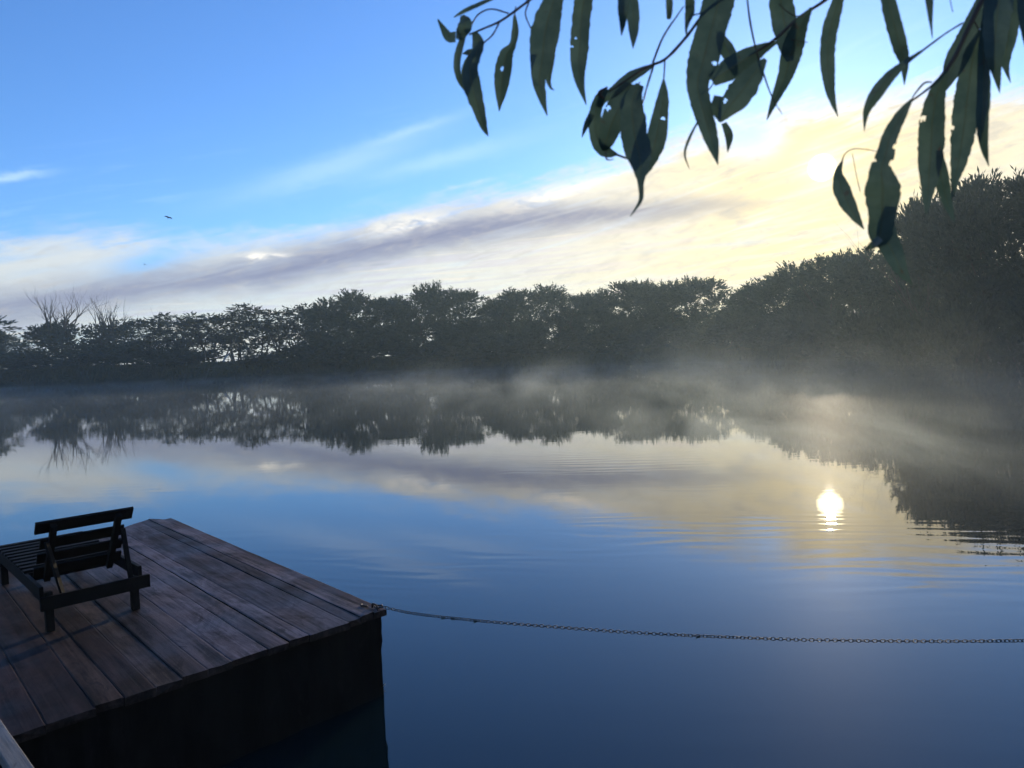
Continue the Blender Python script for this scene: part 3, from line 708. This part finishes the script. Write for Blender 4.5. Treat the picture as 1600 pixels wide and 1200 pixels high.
for i, (p_, t_) in enumerate(pos):
    tw = 0.55 * math.sin(i * .042 + .6) + .2 * math.sin(i * .11) + (math.pi / 2 if i % 2 else 0) + random.uniform(-.12, .12)
    X_ = t_; Z_ = Vector((0, 0, 1)); Y_ = Z_.cross(X_).normalized(); Z_ = X_.cross(Y_)
    Mx = Matrix((X_, Y_, Z_)).transposed() @ Matrix.Rotation(tw + R(78), 3, 'X')
    Mx = Mx @ Matrix.Rotation(random.uniform(-.08, .08), 3, 'Z')
    if i in as_parts:
        o = bpy.data.objects.new('link', link_me); link(o); o.parent = ch
        mw = Mx.to_4x4(); mw.translation = p_ - ring_w; o.matrix_local = mw
    else:
        n0 = len(V); V += [Mx @ q + p_ - ring_w for q in LV]; Fc += [[n0 + j for j in f_] for f_ in LF]
rest = mesh_obj('far_links', V, Fc, M_IRON, ch, smooth=True); rest['kind'] = 'stuff'
# bits of weed caught in the chain
V = []; Fc = []
for px in (694, 708, 741, 1089):
    i = min(range(len(pos)), key=lambda j: abs(800 + F * (pos[j][0] - Vector((0, 0, EYE))).dot(RT) / (pos[j][0] - Vector((0, 0, EYE))).dot(FW) - px)); p_ = pos[i][0] - ring_w
    for k in range(4): tube_geo(V, Fc, [p_ + Vector((random.uniform(-.01, .01), 0, 0)), p_ + Vector((random.uniform(-.015, .015), random.uniform(-.01, .01), -.010)), p_ + Vector((random.uniform(-.02, .02), random.uniform(-.01, .01), -random.uniform(.012, .022)))], [.003, .003, .001], 4)
mesh_obj('caught_weed', V, Fc, M_DARK, ch)
e = pos[-1][0]; V = []; Fc = []
tube_geo(V, Fc, [(0, 0, -.7), (0, 0, .3), (.01, 0, e.z + .25)], [.07, .068, .06], 12)
mp_ = mesh_obj('mooring_post', V, Fc, M_BARK, smooth=True); mp_.location = (e.x + .06, e.y, 0); tag(mp_, 'round wooden post holding the far end of the chain, outside the right edge', 'post')

# pale leaf floating by the platform's corner
M_FL, n_, b = material('dry_leaf', (0.55, 0.5, 0.36), 0.6, 0.3)
n_.links.new(mixc(n_, noise(n_, coords(n_), 25, 4, .6), (0.42, 0.36, 0.22), (0.66, 0.62, 0.48)).s, b.inputs['Base Color'])
p = at_z(598, 1076, 0.0); V = []; Fc = []
for k in range(9):
    u = k / 8; w = .009 * math.sin(math.pi * min(1, u * 1.05)) ** .8 + .0006
    for s in (-1, 0, 1): V.append(((u - .5) * .06, s * w, .004 + .016 * u * u + abs(s) * .004))
for k in range(8):
    for s in (0, 1): a = k * 3 + s; Fc.append([a, a + 1, a + 4, a + 3])
fl = mesh_obj('floating_leaf', V, Fc, M_FL, smooth=True); fl.location = p; fl.rotation_euler = (0, -.3, .5); tag(fl, 'tiny pale dry leaf floating beside the platform corner', 'leaf')

# birds
M_BIRD, n_, b = material('bird_feathers', (0.02, 0.02, 0.022), 0.8, 0.2)
def bird(px, py, y, span, roll, label):
    V = []; Fc = []
    tube_geo(V, Fc, [(0, -.22, 0), (0, -.16, .01), (0, -.05, .0), (0, .07, 0), (0, .16, .015), (0, .21, .01), (0, .25, 0)], [.004, .02, .045, .05, .03, .026, .003], 8)
    n0 = len(V); V += [Vector(q) for q in ((-.03, -.2, 0), (.03, -.2, 0), (.06, -.32, 0), (0, -.29, 0), (-.06, -.32, 0))]; Fc.append([n0, n0 + 1, n0 + 2, n0 + 3, n0 + 4])
    for s in (-1, 1):
        pr = []
        for u, xl, xt, z in ((0, .1, -.09, 0), (.25, .15, -.08, .05), (.5, .14, -.06, .07), (.75, .07, -.07, .06), (1, -.06, -.08, .03)):
            pr.append((Vector((s * (.03 + u * .5), xl, z)), Vector((s * (.03 + u * .5), xt, z - .008))))
        n0 = len(V)
        for a, b_ in pr: V += [a, b_]
        for k in range(4): Fc.append([n0 + 2 * k, n0 + 2 * k + 2, n0 + 2 * k + 3, n0 + 2 * k + 1])
    o = mesh_obj('bird', V, Fc, M_BIRD); o.location = at_y(px, py, y); o.scale = (span,) * 3; o.rotation_euler = roll; tag(o, label, 'bird', 'birds flying over the pond'); return o
bird(263, 340, 60, .6, (0.95, .35, 0.3), 'small dark bird flying on spread wings in the blue sky at the left')
bird(226, 413, 150, .5, (0.9, 0.2, .4), 'tiny distant bird, a mere speck under the left cloud')

# ------------------------------------------------------------------ willow sprays hanging close to the eye
M_LEAF, n_, b = material('near_leaf', (0.035, 0.05, 0.02), 0.5, 0.3)
f = noise(n_, coords(n_), 30, 5, .6)
at_ = n_.nodes.new('ShaderNodeAttribute'); at_.attribute_name = 'rib'; rib = N(n_, at_.outputs['Fac'])
col = mixc(n_, f.step(.35, .7), (0.046, 0.068, 0.058), (0.080, 0.102, 0.085)); col = mixc(n_, rib * .7, col, (0.13, 0.13, 0.06))
n_.links.new(col.s, b.inputs['Base Color'])
tr = n_.nodes.new('ShaderNodeBsdfTranslucent'); tcol = mixc(n_, f.step(.35, .7), (0.042, 0.082, 0.062), (0.070, 0.120, 0.085)); tcol = mixc(n_, rib * .6, tcol, (0.03, 0.035, 0.02)); tcol = mixc(n_, noise(n_, coords(n_), 95, 3, .6).step(.66, .70) * .8, tcol, (0.06, 0.03, 0.015)); n_.links.new(tcol.s, tr.inputs[0])
ms = n_.nodes.new('ShaderNodeMixShader'); ms.inputs[0].default_value = .42
o_ = [x for x in n_.nodes if x.type == 'OUTPUT_MATERIAL'][0]
n_.links.new(b.outputs[0], ms.inputs[1]); n_.links.new(tr.outputs[0], ms.inputs[2]); n_.links.new(ms.outputs[0], o_.inputs[0])
M_TWIG, n_, b = material('twig_bark', (0.06, 0.04, 0.028), 0.6, 0.3)

def at_d(px, py, d): return Vector((0, 0, EYE)) + (FW + (px - 800) / F * RT - (py - 600) / F * UP) * d
LEAVES = {
'left': (.92, [
 [(684,30,1),(692,44,4),(701,57,7),(712,58,8)], [(716,62,4),(722,50,9),(727,36,10),(722,24,3)],
 [(728,50,2),(719,72,5),(714,100,5),(718,124,4),(728,145,.5)],
 [(741,50,4),(747,66,8),(744,84,8),(734,108,12),(739,140,12),(748,170,9),(756,198,5),(763,213,.5)],
 [(723,84,.5),(733,82,5),(745,84,6)],
 [(804,24,2),(805,48,5),(801,70,5),(791,86,10),(786,112,12),(783,140,9),(780,174,.5)],
 [(868,-30,8),(865,0,14),(852,47,20),(847,94,17),(842,125,10),(847,152,6),(855,181,.5)], [(860,95,6),(857,122,4),(860,136,2),(866,141,.5)],
 [(912,-30,8),(912,0,13),(908,31,13),(905,78,13),(904,108,10),(907,132,6),(916,164,.5)],
 [(778,-6,2),(750,6,3),(726,17,3),(709,27,.8)]]),
'middle': (.86, [
 [(972,-24,6),(974,10,8),(973,34,5),(971,56,.5)], [(986,-24,6),(989,15,9),(990,48,7),(989,76,.5)],
 [(1045,-20,4),(1046,10,5),(1045,30,3)], [(1077,-20,6),(1078,15,7),(1074,34,4),(1071,52,.5)],
 [(1022,101,2),(1003,111,6),(983,122,8),(961,142,8),(944,154,6),(936,168,4)],
 [(950,140,2),(938,152,7),(930,178,9),(930,205,9),(938,228,10),(950,238,8),(964,241,2)],
 [(925,178,5),(916,196,4),(909,215,.5)],
 [(985,130,8),(972,160,17),(957,190,17),(947,222,11),(944,236,3)],
 [(1000,132,6),(988,158,15),(990,200,19),(998,238,19),(1001,262,12),(1001,285,5),(1001,312,3),(985,338,.5)],
 [(1037,124,1.5),(1036,150,8),(1031,184,12),(1024,222,14),(1014,252,10),(1006,276,2)],
 [(1134,-30,12),(1124,0,22),(1111,47,21),(1099,94,22),(1090,131,16),(1098,172,14),(1112,219,10),(1122,258,.5)],
 [(1126,52,3),(1135,75,10),(1147,100,9),(1152,120,3)],
 [(1214,66,2),(1192,76,8),(1168,90,14),(1140,108,16),(1112,126,9)],
 [(1196,92,3),(1178,116,14),(1158,144,19),(1138,168,14),(1124,190,3)],
 [(1124,150,8),(1121,170,9),(1128,190,4)],
 [(1131,192,4),(1139,212,6),(1137,238,.5)], [(1093,185,1),(1078,214,2),(1070,240,1.6),(1077,264,.4)],
 [(1216,-30,12),(1220,0,17),(1226,38,18),(1230,72,13),(1234,96,5)],
 [(1268,12,2),(1250,42,11),(1238,78,15),(1227,118,11),(1211,155,6),(1198,188,.5)]]),
'right': (.80, [
 [(1318,-30,4),(1310,0,8),(1299,38,11),(1293,75,11),(1294,112,10),(1299,150,6),(1309,182,.5)],
 [(1384,-30,8),(1388,0,11),(1397,38,12),(1407,75,11),(1413,98,7),(1413,133,.5)],
 [(1450,-20,5),(1452,0,6),(1454,30,3),(1457,61,.4)],
 [(1440,80,2),(1416,97,4),(1390,120,8),(1368,148,9),(1354,174,5),(1350,205,.4)],
 [(1546,-24,7),(1530,15,11),(1510,58,13),(1492,98,15),(1477,134,6),(1468,150,1)],
 [(1480,112,3),(1465,145,12),(1457,188,18),(1455,228,19),(1452,264,16),(1450,300,9),(1447,336,.5)],
 [(1466,235,5),(1470,270,11),(1479,312,8),(1492,348,.5)],
 [(1532,48,3),(1520,90,14),(1512,148,18),(1506,200,18),(1499,246,13),(1492,282,6),(1487,312,.5)],
 [(1540,14,4),(1537,75,8),(1537,140,10),(1535,195,9),(1538,230,6),(1545,260,.5)],
 [(1566,-30,14),(1560,10,21),(1555,55,18),(1554,92,12),(1558,120,6),(1562,145,.5)], [(1586,-30,14),(1580,10,16),(1576,55,12),(1571,90,8),(1573,110,4),(1579,129,.5)],
 [(1600,-30,8),(1599,10,9),(1604,50,8),(1606,90,.5)],
 [(1316,252,1.5),(1310,270,6),(1314,292,12),(1324,316,12),(1337,339,7),(1350,358,.5)],
 [(1424,156,2),(1408,180,8),(1391,212,11),(1384,240,13),(1377,264,16),(1379,290,25),(1379,310,25),(1378,340,19),(1374,368,17),(1367,386,4)],
 [(1383,318,8),(1382,350,14),(1388,378,16),(1399,402,14),(1411,426,8),(1426,446,.5)],
 [(1376,372,5),(1362,384,5),(1352,390,1)]])}
HOLES = [(785,107,4),(900,59,3),(952,168,5),(1036,184,4),(1115,97,4.5),(1134,157,4.5),(1443,184,6),(1489,198,4),(1398,228,5),(1393,255,7),(1366,250,4),(894,72,3)]
TW = {
'left': [[(1010,-60,2.6),(930,-42,2.4),(868,-26,2.2),(828,0,2.0),(801,20,1.9),(780,34,1.8),(757,44,1.5),(733,54,1.3)], [(781,34,1.3),(770,54,1.3),(757,66,1.2),(748,74,1)],
         [(795,21,1.2),(768,14,1.2),(748,22,1.2),(737,38,1.2),(729,52,1)], [(827,2,1),(821,22,1.2),(829,44,1)], [(868,-26,1),(868,-10,1)], [(930,-42,1.2),(912,-26,1)], [(806,10,.9),(804,26,.9)], [(828,0,1),(800,-6,1),(776,-5,1)]],
'middle': [[(1420,-90,3.6),(1330,-34,3.2),(1290,0,2.8),(1248,28,2.6),(1210,62,2.4),(1170,88,1.6)], [(1190,-60,3),(1140,-10,2.8),(1100,22,2.6),(1072,58,2.5),(1040,92,2.4),(1012,104,2),(980,124,1.6),(952,143,1.4)],
           [(1050,35,1.4),(1034,62,1.6),(1020,98,1.8)], [(1068,10,1.0),(1050,36,1.4)], [(1072,58,1),(1077,28,1.2),(1100,20,1)], [(1039,92,1.2),(1038,112,1.2),(1037,126,1.0)], [(1022,100,1.6),(1012,132,1.6),(1004,162,1.2)], [(1000,128,1.0),(992,140,1.4),(985,150,1)],
           [(960,240,1.8),(975,246,1.8),(990,249,1)], [(946,236,1),(948,249,1.2),(959,249,.6)], [(944,154,1.4),(936,146,3),(949,136,1.4)],
           [(1166,-30,1.3),(1170,20,1.4),(1180,72,1.5),(1196,124,1.3),(1208,155,.9),(1222,178,.5)], [(1132,102,1),(1112,134,1.2),(1100,150,.9)], [(1190,-60,1),(1134,-30,1)], [(1048,-30,1),(1140,-10,1)], [(1290,0,1),(1268,13,1.2)], [(1290,0,1),(1240,-20,1.2),(1216,-28,1)], [(1140,-44,1.4),(1060,-40,1.3),(975,-24,1)], [(1252,26,.8),(1236,22,.9),(1216,6,.6)], [(1236,62,.8),(1262,66,.5)]],
'right': [[(1640,-120,5),(1575,-60,4.4),(1545,-20,4),(1515,40,3.6),(1490,92,3.0),(1466,124,2.2),(1446,142,1.8),(1424,158,1.6)], [(1456,128,1.2),(1444,130,1.6),(1430,146,1.2),(1424,156,1)], [(1504,36,1.4),(1478,52,1.4),(1440,80,1.8)],
          [(1372,237,.5),(1350,233,.7),(1332,233,.8),(1320,241,1.0),(1315,254,1.2)], [(1332,240,.5),(1337,268,.5),(1344,300,.4)], [(1575,-60,2),(1480,-50,2),(1384,-30,1.6),(1318,-30,1)], [(1480,-50,1),(1450,-20,1)], [(1486,-30,.8),(1485,0,.7),(1489,19,.4)], [(1575,-60,1.4),(1570,-30,1.4)], [(1575,-60,1.4),(1600,-28,1)], [(1520,30,1.2),(1532,50,1)], [(1545,-20,1),(1541,16,1)], [(1484,100,1.2),(1480,114,1)]]}
SPL = {'left': 'leftmost willow spray with small curled chewed leaves hanging against the blue sky', 'middle': 'middle willow spray with broad overlapping dark leaves at the top of the photo', 'right': 'rightmost willow spray with long leaves hanging in front of the sun and trees'}
def build_leaf(spec, dist, par, org, rnd):
    tot = [Vector((a, b_, w)) for a, b_, w in spec]
    ln = sum(((q - p).xy.length) for p, q in zip(tot, tot[1:])); n = max(10, int(ln / 1.8)); P = smooth_path(tot, n)
    NC = 18; V = []; Fc = []; rib = []
    tilt = rnd.uniform(-.5, .5); bow = rnd.uniform(-.03, .03); d0 = dist + rnd.uniform(-.05, .05); sd_ = rnd.uniform(0, 99); fold = rnd.uniform(.15, .5)
    for i, q in enumerate(P):
        t = (P[min(i + 1, n - 1)] - P[max(i - 1, 0)]).xy.normalized(); nn = Vector((-t.y, t.x)); u = i / (n - 1)
        hw_ = max(.35, q.z * 1.1)
        for j in range(NC + 1):
            s = -1 + 2 * j / NC
            e_ = 1 + (.09 * mn.noise(Vector((i * .22, sd_ + (5 if s > 0 else 0), 0))) + .07 * mn.noise(Vector((i * .8, sd_ + (9 if s > 0 else 0), 2))))
            px, py = q.x + nn.x * s * hw_ * e_, q.y + nn.y * s * hw_ * e_
            dd = d0 + bow * math.sin(u * 3) + (u - .5) * tilt * ln / F * d0 + (abs(s) * fold + s * .25 * math.sin(sd_ + u * 2)) * hw_ / F * d0
            V.append(at_d(px, py, dd) - org); rib.append(1.0 if j == NC // 2 else 0.0)
    for i in range(n - 1):
        for j in range(NC):
            a = i * (NC + 1) + j
            s = -1 + 2 * (j + .5) / NC; q = P[i]; t = (P[i + 1] - P[i]).xy.normalized(); cx_, cy_ = q.x - t.y * s * q.z, q.y + t.x * s * q.z
            if any((cx_ - hx) ** 2 + (cy_ - hy) ** 2 < (hr * .72 * (1 + .6 * mn.noise(Vector((cx_ * .35, cy_ * .35, 0))))) ** 2 for hx, hy, hr in HOLES): continue
            Fc.append([a, a + 1, a + NC + 2, a + NC + 1])
    o = mesh_obj('leaf', V, Fc, M_LEAF, par, smooth=True)
    ra = o.data.attributes.new('rib', 'FLOAT', 'POINT'); ra.data.foreach_set('value', rib)
    return o
for key in ('left', 'middle', 'right'):
    dist, specs = LEAVES[key]; rnd = random.Random(hash(len(specs)) + 3)
    x0, y0, _ = TW[key][0][0]; org = at_d(x0, y0, dist); sp = empty('willow_spray', org); tag(sp, SPL[key], 'willow branch', 'willow sprays hanging from above')
    V = []; Fc = []
    for tw_ in TW[key]:
        P = smooth_path([Vector((a, b_, w)) for a, b_, w in tw_], max(6, len(tw_) * 4))
        tube_geo(V, Fc, [at_d(q.x, q.y, dist + .01 * math.sin(q.x * .02)) - org for q in P], [max(.0004, q.z / F * dist * (1 + .25 * mn.noise(Vector((k * .9, q.x, 0))))) for k, q in enumerate(P)], 7)
    mesh_obj('twig', V, Fc, M_TWIG, sp, smooth=True)
    for s_ in specs: build_leaf(s_, dist, sp, org, rnd)

# ------------------------------------------------------------------ mist and haze
def box_obj(name, x0, x1, y0, y1, z0, z1, mat):
    V = []; Fc = []; box_geo(V, Fc, x0, x1, y0, y1, z0, z1); return mesh_obj(name, V, Fc, mat)
def vol_mat(name, dens_fn, colr=(1, 1, 1), aniso=0.5):
    mt = bpy.data.materials.new(name); mt.use_nodes = True; n_ = mt.node_tree; n_.nodes.clear()
    o = n_.nodes.new('ShaderNodeOutputMaterial'); pv = n_.nodes.new('ShaderNodeVolumePrincipled'); n_.links.new(pv.outputs[0], o.inputs['Volume'])
    pv.inputs['Color'].default_value = (*colr, 1); pv.inputs['Anisotropy'].default_value = aniso
    dd = dens_fn(n_)
    if isinstance(dd, N): n_.links.new(dd.s, pv.inputs['Density'])
    else: pv.inputs['Density'].default_value = dd
    return mt
def mist_d(n_):
    t = n_.nodes.new('ShaderNodeTexCoord'); v = N(n_, t.outputs['Object']); s = n_.nodes.new('ShaderNodeSeparateXYZ'); n_.links.new(v.s, s.inputs[0])
    X, Y, Z = (N(n_, s.outputs[i]) for i in range(3))
    w1 = noise(n_, comb(n_, X * .15 + Z * .04 + 37.3, Y * .07, Z * .18), 1.0, 5, .6, 1.1).step(.38, .74)
    w2 = noise(n_, comb(n_, X * .045, Y * .03, 3.0), 1.0, 2, .5).step(.32, .62)
    rt = (X - Y * .10).step(-25, 22)
    rt = (X - Y * .10).step(-25, 22)
    w3 = noise(n_, comb(n_, X * .5, Y * .12, Z * .5), 1.0, 4, .6, .8)
    top = Z / (w2 * (rt * 2.0 + .15) + 0.16)
    fall = (top * -1.0).exp()
    base = (Z * -4.5).exp() * w3.step(.36, .66) * .015
    loc = ((X - 7.5) / 4.5).gauss() * ((Y - 17.0) / 6.0).gauss() * w3.step(.36, .66) * (Z * -1.5).exp() * .085
    return (w1 * w2 * fall * (w3 * .9 + .5) * (rt * .30 + .62) * 0.026 + base) * Y.step(12, 34) + loc
MIST = vol_mat('mist_volume', mist_d, (.84, .97, 1.0), .6)
mi = box_obj('mist', -95, 40, 9, 118, .02, 5.0, MIST); tag(mi, 'thin mist drifting low over the pond', 'mist', kind='stuff')
MIST.cycles.volume_step_rate = .25 if hasattr(MIST.cycles, 'volume_step_rate') else 1
HAZE = vol_mat('haze_volume', lambda n_: 0.0007, (.66, .90, 1.0), .5)
MIST.cycles.homogeneous_volume = False; HAZE.cycles.homogeneous_volume = True
hz_ = box_obj('haze', -480, 440, -420, 500, -3.0, 26, HAZE); tag(hz_, 'pale morning haze over the pond', 'haze', kind='stuff')
